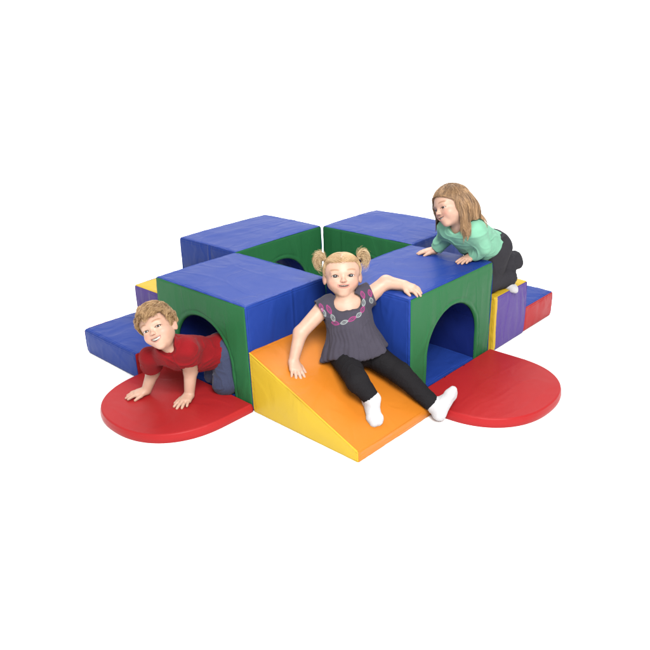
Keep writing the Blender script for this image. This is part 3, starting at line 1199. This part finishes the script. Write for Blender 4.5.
# ================================================================== the boy in the red T-shirt
def boy():
    T = thing('person', 'toddler in red T-shirt and jeans crawling out of the tunnel onto the mat', 'person', (0.35, -0.6, 0.043))
    inv = Vector(T.location)
    Rs, Ls = A3(.265, -.69, .235), A3(.425, -.612, .288)
    chest, pel = A3(.35, -.648, .262), A3(.385, -.43, .205)
    front = A3(-0.1, -0.25, -1)
    Re, Rw = A3(.212, -.655, .135), A3(.203, -.692, .062)
    Le, Lw = A3(.375, -.578, .165), A3(.378, -.600, .064)
    fwd = CAM_B - 0.16 * CAM_R + 0.0 * CAM_U
    ca, sa = math.cos(math.radians(25)), math.sin(math.radians(25))
    H = Head(A3(.346, -.688, .399) + CAM_R * .0085 - CAM_U * .0145, fwd, ca * CAM_U - sa * CAM_R, 0.182, 0.90)
    H.lip = 0.55
    f = Field((.12, -.88, .02), (.52, -.15, .54), HB)
    torso(f, pel, chest, Ls, Rs, front, o=-.010)
    H.eye = (0.38, 0.30)
    H.build(f, 0.85, H.eye, 0.60, 2.5)
    f.add(cone(H.w(0, -1.6, -4.5), lerp(Ls, Rs, 0.5) + A3(0, 0.0, .012), .032, .042), .02)
    limb(f, [Rs, Re, Rw], [.034, .027, .0205])
    limb(f, [Ls, Le, Lw], [.034, .028, .0205])
    hand(f, Rw, (-.050, -.085, -.010), (0, 0, 1), (.08, -.03, 0), 0.094, (0.10, 0.12), 1.35)
    hand(f, Lw, (.040, -.092, -.014), (0, 0, 1), (-.09, -.07, 0), 0.096, (0.10, 0.15), 1.3)
    legs = [([A3(.425, -.420, .20), A3(.434, -.452, .082), A3(.425, -.27, .066)]), ([A3(.35, -.40, .20), A3(.33, -.42, .082), A3(.33, -.25, .066)])]
    for p in legs:
        limb(f, p, [.052, .038, .028])
        foot(f, p[2] + A3(0, 0.02, 0), A3(0, 1, -.15), A3(0, 0.1, -1), 0, 0.10)
    V, Q, col = finish_body(f, H, None, None)
    brow = lin(165, 115, 75, 0.5)
    col = H.paint(V, col, brow)
    body = mesh('body', V, Q, SKIN, T, col)
    H.make_eyes(T, CAMP + A3(0.1, 0, 0), lin(56, 44, 36, 0.45))
    H.make_teeth(T, 2.1, 0.46, -0.26)
    # T-shirt
    g = Field((.16, -.80, .10), (.52, -.36, .40), 0.0019)
    torso(g, pel, chest, Ls, Rs, front, o=-.002, k=.035, parts='bps')
    torso(g, pel, chest, Ls, Rs, front, o=.004, k=.035, parts='c')
    up = norm(chest - pel)
    for sh, el, e in ((Rs, Re, .58), (Ls, Le, .42)):
        tip = lerp(sh, el, e)
        g.add(capcone(sh, tip, .040, .0465), .022)
    g.add(cone(chest + A3(0, 0, .01), H.w(0, -1.6, -6.6), .056, .043), .02)
    g.cut(pel + up * 0.012, -up)
    for sh, el, e in ((Rs, Re, .58), (Ls, Le, .42)):
        tip = lerp(sh, el, e)
        g.sub(cone(lerp(sh, el, e - .12), lerp(sh, el, e + .3), .0345, .040), .002)
    g.sub(cone(H.w(0, -0.6, -9.2), H.w(0, 1.2, -4.6), .030, .052), .003)
    cloth('t_shirt', g, SHIRT_RED, CLOTH, T, amp=.0062, freq=(17, 9, 17), seed=3.1, hems=[(lerp(Rs, Re, .58), .055), (lerp(Ls, Le, .42), .055), (H.w(0, 0, -8), .06), (pel + up * 0.012, up)])
    # ribbed collar
    # jeans
    j = Field((.22, -.53, .03), (.50, -.16, .30), 0.0028)
    torso(j, pel, chest, Ls, Rs, front, o=-.006, parts='p')
    for p in legs:
        limb(j, p, [.056, .045, .036], o=.004, k=.02)
    j.cut(pel + up * 0.05, up)
    cloth('jeans', j, lin(72, 80, 112, 0.42), DENIM, T, amp=.0050, freq=(20, 20, 20), seed=7.7)
    # hair: short, blond, wavy, brushed to one side
    q, rs = roots(13000, 4, 4.3)
    N = len(q)
    K = 10
    S_ = np.zeros((N, K, 3))
    crown = A3(2.5, -5.5, 6.5)
    d = q - crown
    d[:, 0] += -3.0 * ss(3, 6, q[:, 2]) + 1.5 * (q[:, 0] > 4.5)
    d = norm(d + 0.45 * np.stack([vnoise(q * 0.55 + 9), vnoise(q * 0.55 + 31), vnoise(q * 0.55 + 57)], -1) * 1.0)
    L = (0.38 + 0.18 * rs.rand(N)) * np.where(q[:, 2] > 2, 1.15, 0.75)
    p = q.copy()
    for k in range(K):
        S_[:, k] = p
        tt = k / (K - 1)
        lift = 0.10 + (1.55 * math.sin(math.pi * 0.85 * tt) * (0.65 + 0.55 * vnoise(q * 0.55 + 3) + 0.25 * rs.rand(N)) * ss(-2.0, 4.0, q[:, 2]) + 0.25 * tt)[:, None]
        w = 0.62 * np.stack([vnoise(p * 0.36 + 5), vnoise(p * 0.36 + 77), vnoise(p * 0.36 + 41)], -1)
        dd = norm(d + w)
        p = push_out(shell(p + dd * L[:, None], lift, 0.8), 0.1)
    V, F, C = hair_mesh('hair', H, S_, T, lin(150, 108, 66, 0.55), lin(226, 188, 138, 0.66), rs, .00044, .00022)
    V2, F2, C2 = cap(H, 4.2, 0.3, lin(176, 130, 80, 0.55))
    both('hair', V, F, C, V2, F2, C2, T)
    place(T)


def both(name, V, F, C, V2, F2, C2, T):
    return mesh(name, np.concatenate([V, V2]), np.concatenate([F, F2 + len(V)]), HAIR, T, np.concatenate([C, C2]))


def cap(H, brow_z, lift, color):
    """thin close layer of hair under the strands"""
    nu, nv = 90, 60
    c, r = scalp(None, lift)
    th = np.linspace(0.0, math.pi, nv)
    ph = np.linspace(0, 2 * math.pi, nu)
    V = []
    for p in ph:
        for t in th:
            V.append(c + r * A3(math.sin(t) * math.cos(p), math.sin(t) * math.sin(p), math.cos(t)))
    V = np.array(V)
    F = grid_faces(nu, nv)
    m = V[:, 2] > hairline(V, brow_z) + 0.15 + 0.25 * vnoise(V * 1.5)
    F = F[m[F].all(1)]
    col = color[None] * (1 + 0.3 * vnoise(V * 1.3)[:, None])
    return H.O + (V @ H.Mw) * H.sc, F, col


def place(T):
    """children were built in world coordinates: hang them on the Empty without moving them"""
    bpy.context.view_layer.update()
    for c in T.children:
        c.matrix_parent_inverse = Matrix.Translation(-Vector(T.location))


# ================================================================== the girl with pigtails
SL_N = norm(A3(.3988, 0, 1))


def pigtail_girl():
    T = thing('person', 'toddler girl with blond pigtails, grey tunic and black leggings sitting on the ramp', 'person', (0.86, -0.13, 0.17))
    Rs, Ls = A3(.762, -.182, .412), A3(.868, -.036, .440)
    chest, pel = A3(.815, -.11, .425), A3(.865, -.125, .232)
    front = CAM_B + A3(0.1, 0, 0.15)
    Re, Rw = A3(.732, -.290, .330), A3(.748, -.350, .236)
    Le, Lw = A3(.902, .033, .486), A3(.972, .058, .482)
    H = Head(A3(.783, -.093, .521) + CAM_U * .005, CAM_B + 0.02 * CAM_R - 0.05 * CAM_U, CAM_U - 0.05 * CAM_R, 0.178, 1.05)
    f = Field((.66, -.46, .0), (1.30, .16, .66), HB)
    torso(f, pel, chest, Ls, Rs, front, o=-.010)
    H.eye = (0.62, 0.46)
    H.eye_x, H.zmouth, H.lip, H.eye_w = 3.0, -4.4, 0.6, 1.26
    H.build(f, 0.45, H.eye, 0.34, 2.35)
    f.add(cone(H.w(0, -2.0, -4.8), chest + A3(0, 0, .012), .029, .038), .010)
    limb(f, [Rs, Re, Rw], [.033, .0275, .020])
    limb(f, [Ls, Le, Lw], [.033, .028, .0205])
    hand(f, Rw, A3(.062, -.032, -.048), SL_N, (.03, .06, 0), 0.094, (0.12, 0.16), 1.4)
    hand(f, Lw, A3(.080, .012, -.010), (0.1, -.12, 1), (.01, -.085, 0), 0.092, (0.20, 0.40), 0.9)
    Rl = [A3(.842, -.172, .228), A3(1.0, -.262, .195), A3(1.060, -.246, .132)]
    Ll = [A3(.895, -.082, .228), A3(1.05, -.062, .165), A3(1.197, -.030, .056)]
    limb(f, Rl, [.046, .034, .025])
    limb(f, Ll, [.046, .034, .025])
    f_r = (Rl[2], A3(.088, -.059, -.036), SL_N)
    f_l = (Ll[2], A3(.05, .66, .74), A3(-1, 0, .3))
    foot(f, *f_r)
    foot(f, *f_l)
    V, Q, col = finish_body(f, H, None, None)
    col = H.paint(V, col, lin(180, 135, 92, 0.42))
    mesh('body', V, Q, SKIN, T, col)
    H.make_eyes(T, CAMP, lin(58, 56, 58, 0.45))
    H.make_teeth(T, 1.8, 0.26, -0.02)
    # leggings
    j = Field((.76, -.36, .02), (1.24, .02, .32), 0.0018)
    torso(j, pel, chest, Ls, Rs, front, o=.003, parts='p')
    for p in (Rl, Ll):
        q = [p[0], p[1], lerp(p[1], p[2], 0.93)]
        for i in range(2):
            j.add((capcone if i else cone)(q[i], q[i + 1], [.051, .038][i] + .004, [.038, .028][i] + .004), .014)
    cloth('leggings', j, lin(46, 44, 48, 0.26), DARKCLOTH, T, amp=.0022, freq=(30, 30, 30), seed=2.2, hems=[(lerp(p_[1], p_[2], .93), .05) for p_ in (Rl, Ll)])
    # socks
    for a, d, u in (f_r, f_l):
        s = Field(a - .16, a + .16, 0.0022)
        foot(s, a, d, u, o=.0035)
        n = norm(Rl[2] - Rl[1]) if a is f_r[0] else norm(Ll[2] - Ll[1])
        s.add(cone(a - n * .03, a, .0290, .0295), .012)
        s.cut(a - n * .026, -n)
        cloth('sock', s, lin(236, 236, 240, 0.40), SOCKM, T, amp=.0014, freq=(40, 40, 40), seed=5.5)
    # tunic
    up = norm(chest - pel)
    fr = norm(front - (front @ up) * up)
    lat = norm(Ls - Rs)
    lat = norm(lat - (lat @ up) * up)
    fr = np.cross(lat, up)
    fr = fr * np.sign(fr @ CAM_B)
    M = np.array([lat, fr, up])
    L = np.linalg.norm(chest - pel)
    g = Field((.64, -.36, .10), (1.04, .10, .50), 0.0022)
    torso(g, pel, chest, Ls, Rs, front, o=.007, k=.035, parts='cb')
    g.add(cone(lerp(chest, Ls, .80), lerp(chest, Rs, .80), .043, .043), .02)
    for sh, el in ((Rs, Re), (Ls, Le)):
        g.add(capcone(lerp(chest, sh, .7), lerp(sh, el, .17), .047, .049), .014)
    hem = -0.016

    def skirt(x, y, z):
        # metres in the torso frame, z measured from the pelvis
        t = np.clip((L * 0.62 - z) / (L * 0.62 - hem), 0, 1)
        a = .082 + .060 * t ** 1.1
        b = .066 + .046 * t
        ang = np.arctan2(y / b, x / a)
        w = t * .0055 * (np.sin(ang * 9 + 1.3 * np.sin(ang * 2 + .5)) + 0.35 * np.sin(ang * 17 + 2))
        r = np.sqrt((x / a) ** 2 + ((y - .006) / b) ** 2)
        d1, d2 = (r - 1) * np.minimum(a, b) - w, np.maximum(z - L * 0.66, hem + 0.010 * np.sin(ang * 3 + 1) - z)
        h = np.clip(0.5 - 0.5 * (d1 - d2) / .016, 0, 1)
        return d1 + (d2 - d1) * h + .016 * h * (1 - h)
    g.add(local(pel, M, 1.0, (0, 0, .05), .20, skirt), .012)
    # neckline and arm holes
    nb = chest + up * 0.010
    for q in (-.024, 0, .024):
        g.sub(cone(chest + up * .006 + fr * .02 + lat * q, chest - up * .004 + fr * .16 + lat * q * 1.2, .030, .034), .003)
    g.sub(cone(chest + up * .012, H.w(0, 0.5, -4), .044, .052), .004)
    for sh, el in ((Rs, Re), (Ls, Le)):
        g.sub(cone(lerp(sh, el, .02), lerp(sh, el, .6), .0385, .042), .003)
    # the ramp is under her
    g.cut(A3(.6, 0, .2705), -SL_N)
    leaves = []
    pinkc, greyc = lin(205, 80, 155, 0.36), lin(195, 205, 205, 0.36)
    spots = [((361.5, 291.5), (364, 298), 0), ((363.5, 299.5), (363.5, 306), 1), ((364, 307), (361, 312.5), 0), ((361, 313), (356.5, 317), 1),
             ((355.5, 317), (348.5, 321), 0), ((347.5, 321), (341, 323.5), 1), ((339, 324), (332, 322.5), 0), ((334.5, 321), (331.5, 315), 1),
             ((331, 313.5), (327, 305.5), 0), ((325.5, 316), (321.5, 309), 1), ((322.5, 311), (320, 304), 0), ((370.5, 298), (372, 303), 1), ((371.5, 303), (373.5, 308), 0), ((369, 290), (371, 296), 0)]

    def hit(u, v):
        k = 691.7784
        r = norm(CAM_R * (u - 325) / k - CAM_U * (v - 325) / k - CAM_B)
        ts = np.linspace(2.3, 3.2, 1200)
        P = CAMP + ts[:, None] * r
        i = np.argmax(g.at(P) < 0)
        return P[i]
    for a, b, kind in spots:
        leaves.append((hit(*a), hit(*b), kind))

    def paint(V, c):
        for a, b, kind in leaves:
            ab = b - a
            l = np.linalg.norm(ab)
            if l > 0.06 or l < 1e-4:
                continue
            e = ab / l
            n = norm(CAM_B - (CAM_B @ e) * e)
            s_ = np.cross(e, n)
            r = V - (a + b) / 2
            x, y, z = r @ e, r @ s_, r @ n
            hl = l / 2 + .0025
            wdt = .0064 * np.clip(1 - (x / hl) ** 2, 0, 1)
            edge = np.abs(np.abs(y) - wdt)
            on = (np.abs(x) < hl) & (np.abs(z) < .03)
            m = on * np.maximum(ss(.0024, .0008, edge), 0.8 * ss(.0016, .0004, np.abs(y)) * (np.abs(x) < hl * 0.7))
            c = c * (1 - m[:, None]) + (greyc if kind else pinkc)[None] * m[:, None]
        return c

    def gathers(V):
        q = (V - pel) @ M.T
        ang = np.arctan2(q[:, 1], q[:, 0])
        t = ss(L * .72, L * .45, q[:, 2])
        return t * .0011 * np.sin(ang * 38 + 3 * vnoise(V * 20))
    cloth('tunic', g, lin(86, 82, 96, 0.40), CLOTH, T, amp=.0030, freq=(22, 22, 14), seed=1.2, fn=gathers, colfn=paint)
    # hair drawn from a middle parting to two pigtails
    tails = [A3(-6.4, -1.2, 6.5), A3(6.4, -1.2, 6.5)]
    q, rs = roots(11000, 8, 4.8)
    N, K = len(q), 12
    S_ = np.zeros((N, K, 3))
    side = np.where(q[:, 0] + 0.15 * rs.normal(size=N) > 0, 1, 0)
    B = np.array(tails)[side]
    for k in range(K):
        t = k / (K - 1)
        p = q * (1 - t) + B * t
        p = p + 0.25 * np.stack([vnoise(p * 0.9), vnoise(p * 0.9 + 50), vnoise(p * 0.9 + 90)], -1) * math.sin(math.pi * t)
        S_[:, k] = push_out(p, 0.12 + 0.28 * math.sin(math.pi * t))
    V, F, C = hair_mesh('hair', H, S_, T, lin(172, 130, 86, 0.55), lin(232, 200, 154, 0.64), rs, .00046, .0004)
    V2, F2, C2 = cap(H, 4.7, 0.12, lin(184, 142, 96, 0.52))
    both('hair', V, F, C, V2, F2, C2, T)
    for sg, b in ((-1, tails[0]), (1, tails[1])):
        rs = np.random.RandomState(11 + sg)
        N, K = 1300, 16
        t = np.linspace(0, 1, K)
        S_ = np.zeros((N, K, 3))
        for i in range(N):
            ln = 1.0 + 0.45 * rs.rand()
            rad = 0.9 + 1.35 * rs.rand()
            turn = 1.7 + 2.3 * rs.rand()
            a0 = math.radians(72) + 0.35 * rs.normal()
            yy = rs.normal() * 1.0
            if rs.rand() < 0.28:      # some stray wisps stand up
                turn = 0.7 + rs.rand()
                rad *= 1.6
            an = a0 - t * turn
            x = rad * (np.sin(a0) - np.sin(an)) * 1.0
            dx = np.cumsum(np.concatenate([[0], np.cos(an[1:]) * rad * turn / K]))
            dz = np.cumsum(np.concatenate([[0], np.sin(an[1:]) * rad * turn / K]))
            S_[i, :, 0] = b[0] + sg * (0.1 + dx * 1.05) + rs.normal() * 0.22
            S_[i, :, 1] = b[1] + yy * t ** 0.6 + 0.35 * np.sin(t * 4 + (i % 23)) + rs.normal() * 0.22
            S_[i, :, 2] = b[2] + dz * 1.05 * ln + rs.normal() * 0.22
        V, F, C = hair_mesh('pigtail', H, S_, T, lin(168, 124, 78, 0.58), lin(242, 216, 172, 0.72), rs, .00042, .00022)
        pt = mesh('pigtail', V, F, HAIR, T, C)
        # hair tie
        ring = []
        ax = norm(A3(sg * 0.75, 0, 0.66))
        a = norm(np.cross(ax, A3(0, 1, 0)))
        bb = np.cross(ax, a)
        nf = 24
        V, F = [], []
        for i in range(nf):
            p = 2 * math.pi * i / nf
            cdir = math.cos(p) * a + math.sin(p) * bb
            for j in range(8):
                o = 2 * math.pi * j / 8
                V.append(H.w(*(b + ax * 0.25 + cdir * (0.75 + 0.24 * math.cos(o)) + ax * 0.24 * math.sin(o))))
        for i in range(nf):
            for j in range(8):
                F.append((i * 8 + j, i * 8 + (j + 1) % 8, ((i + 1) % nf) * 8 + (j + 1) % 8, ((i + 1) % nf) * 8 + j))
        mesh('hair_tie', np.array(V), np.array(F), CLOTH, pt, np.tile(lin(225, 200, 170, 0.5), (len(V), 1)))
    place(T)


# ================================================================== the girl in mint green
def climbing_girl():
    T = thing('person', 'toddler girl with long hair, mint green top and black trousers kneeling on the yellow step', 'person', (0.96, 0.72, 0.275))
    Ls, Rs = A3(1.015, .495, .612), A3(.872, .503, .602)
    chest, pel = A3(.945, .505, .607), A3(.955, .720, .478)
    front = A3(0, -.49, -.87)
    Le, Lw = A3(1.036, .540, .532), A3(.972, .548, .480)
    Re, Rw = A3(.828, .545, .535), A3(.788, .532, .480)
    H = Head(A3(.912, .462, .714), -CAM_R * 0.90 + CAM_B * 0.38 - CAM_U * 0.24, CAM_U - 0.22 * CAM_R, 0.174)
    f = Field((.66, .38, .27), (1.14, .98, .86), HB)
    torso(f, pel, chest, Ls, Rs, front, o=-.010)
    H.eye = (0.34, 0.30)
    H.lip = 0.35
    H.build(f, 1.15, H.eye, 0.50, 2.4)
    f.add(cone(H.w(0, -1.8, -4.5), chest + A3(0, 0, .012), .034, .042), .02)
    limb(f, [Rs, Re, Rw], [.032, .026, .020])
    limb(f, [Ls, Le, Lw], [.032, .026, .020])
    hand(f, Rw, A3(-.075, -.045, -.012), (0, 0, 1), (.045, -.075, 0), 0.090, (0.10, 0.12), 1.2)
    hand(f, Lw, A3(-.012, -.085, -.012), (0, 0, 1), (-.08, 0, 0), 0.090, (0.10, 0.12), 1.2)
    Ll = [A3(1.0, .715, .472), A3(.972, .668, .325), A3(1.008, .783, .318)]
    Rl = [A3(.905, .735, .475), A3(.885, .70, .33), A3(.990, .825, .380)]
    limb(f, Ll, [.050, .038, .028])
    limb(f, Rl, [.050, .038, .028])
    fl = (Ll[2], A3(.80, .20, -.25), A3(.2, .1, .9))
    fr_ = (Rl[2] - norm(Rl[2] - Rl[1]) * .03, norm(Rl[2] - Rl[1]), A3(-.3, -.2, -.9))
    foot(f, *fl, size=.085)
    foot(f, *fr_, size=.075)
    V, Q, col = finish_body(f, H, None, None)
    col = H.paint(V, col, lin(150, 105, 70, 0.5))
    mesh('body', V, Q, SKIN, T, col)
    H.make_eyes(T, H.w(0, 60, -6), lin(60, 55, 50, 0.5))
    H.make_teeth(T, 1.6, 0.30, -0.22)
    up = norm(chest - pel)
    # mint top
    g = Field((.76, .40, .38), (1.14, .86, .70), 0.0026)
    torso(g, pel, chest, Ls, Rs, front, o=.008, k=.035, parts='cbps')
    for p in ((Ls, Le, Lw), (Rs, Re, Rw)):
        w = lerp(p[1], p[2], 0.90)
        g.add(cone(p[0], p[1], .042, .034), .016)
        g.add(capcone(p[1], w, .034, .030), .008)
    g.cut(pel - up * 0.012, -up)
    for p in ((Ls, Le, Lw), (Rs, Re, Rw)):
        g.sub(cone(lerp(p[1], p[2], .78), lerp(p[1], p[2], 1.5), .0235, .030), .002)
    g.sub(cone(chest + up * .02, H.w(0, 0.3, -6.0), .040, .046), .004)
    cloth('long_sleeved_top', g, MINT, CLOTH, T, amp=.0062, freq=(15, 11, 15), seed=6.3, hems=[(pel - up * 0.012, up)])
    # black trousers
    j = Field((.80, .56, .27), (1.16, .96, .58), 0.0026)
    torso(j, pel, chest, Ls, Rs, front, o=.003, parts='p')
    for p in (Ll, Rl):
        limb(j, p, [.058, .050, .044], o=.004, k=.02)
        n = norm(p[2] - p[1])
        j.add(cone(p[2], p[2] + n * (.02 if p is Ll else .03), .046, .043), .015)
    j.cut(pel + up * 0.05, up)
    j.cut((0, 0, .2785), (0, 0, -1))
    cloth('trousers', j, lin(50, 49, 54, 0.62), DARKCLOTH, T, amp=.0085, freq=(16, 16, 10), seed=9.3)
    for a, d, u in (fl,):
        s = Field(a - .14, a + .14, 0.0024)
        foot(s, a, d, u, o=.003, size=.092)
        cloth('sock', s, lin(236, 236, 240, 0.40), SOCKM, T, amp=.0014, freq=(40, 40, 40), seed=5.5)
    # long loose hair with a parting
    q, rs = roots(14000, 21, 4.8)
    N, K = len(q), 22
    S_ = np.zeros((N, K, 3))
    gdir = H.M @ A3(0, 0, -1)
    blobs = [(H.l(chest - norm(chest - pel) * .03), .098 / H.sc), (H.l(Ls), .056 / H.sc), (H.l(Rs), .056 / H.sc), (H.l(lerp(Ls, Le, .6)), .046 / H.sc)]
    sgn = np.where(q[:, 0] + 0.8 > 0, 1.0, -1.0)
    d0 = norm(np.stack([sgn * 1.0, -0.45 - 1.3 * ss(0.5, 4.5, q[:, 1]), -0.15 + 0 * sgn], -1))
    Lh = (17.0 + 5.0 * rs.rand(N)) / K * np.where(q[:, 2] > 1, 1.0, 0.8)
    Lh = Lh * np.where(q[:, 1] > 4, 0.85, 1) * np.where(sgn > 0, 1, 0.72)
    p = q.copy()
    d = d0.copy()
    for k in range(K):
        S_[:, k] = p
        t = k / (K - 1)
        w = 0.30 * np.stack([vnoise(p * 0.45 + 5), vnoise(p * 0.45 + 77), vnoise(p * 0.45 + 41)], -1) * (0.5 + 2.6 * t)
        d = norm(d * (1 - 0.22) + 0.22 * 1.25 * gdir + w * 0.35)
        # keep off the face: sweep back
        d = norm(d + A3(0, -0.16, 0) * ((p[:, 1] > 1.5) & (p[:, 2] < 4))[:, None])
        p = p + d * Lh[:, None]
        lim = np.where(sgn > 0, 1.9, 3.6) + np.maximum(p[:, 2] - 1.5, 0) * 1.15 + 0.5 * vnoise(q * 0.8 + 19)
        p[:, 1] = np.where(p[:, 2] < 6, np.minimum(p[:, 1], lim), p[:, 1])
        for bc, br in blobs:
            dv = p - bc
            ln = np.linalg.norm(dv, axis=1, keepdims=True)
            p = np.where(ln < br, bc + dv / np.maximum(ln, 1e-6) * (br + 0.1 * rs.rand(N)[:, None]), p)
        p = push_out(p, (0.06 + 0.94 * min(1, k / 6)) * 0.30 + (0.15 + 0.85 * min(1, k / 6)) * 0.55 * (rs.rand(N)[:, None] * 0.3 + (vnoise(q * 0.7 + 13)[:, None] * 0.5 + 0.5)))
    V, F, C = hair_mesh('hair', H, S_, T, lin(108, 76, 52, 0.48), lin(218, 176, 130, 0.60), rs, .00046, .00024)
    V2, F2, C2 = cap(H, 4.7, 0.25, lin(120, 82, 54, 0.5))
    both('hair', V, F, C, V2, F2, C2, T)
    place(T)


boy()
pigtail_girl()
climbing_girl()
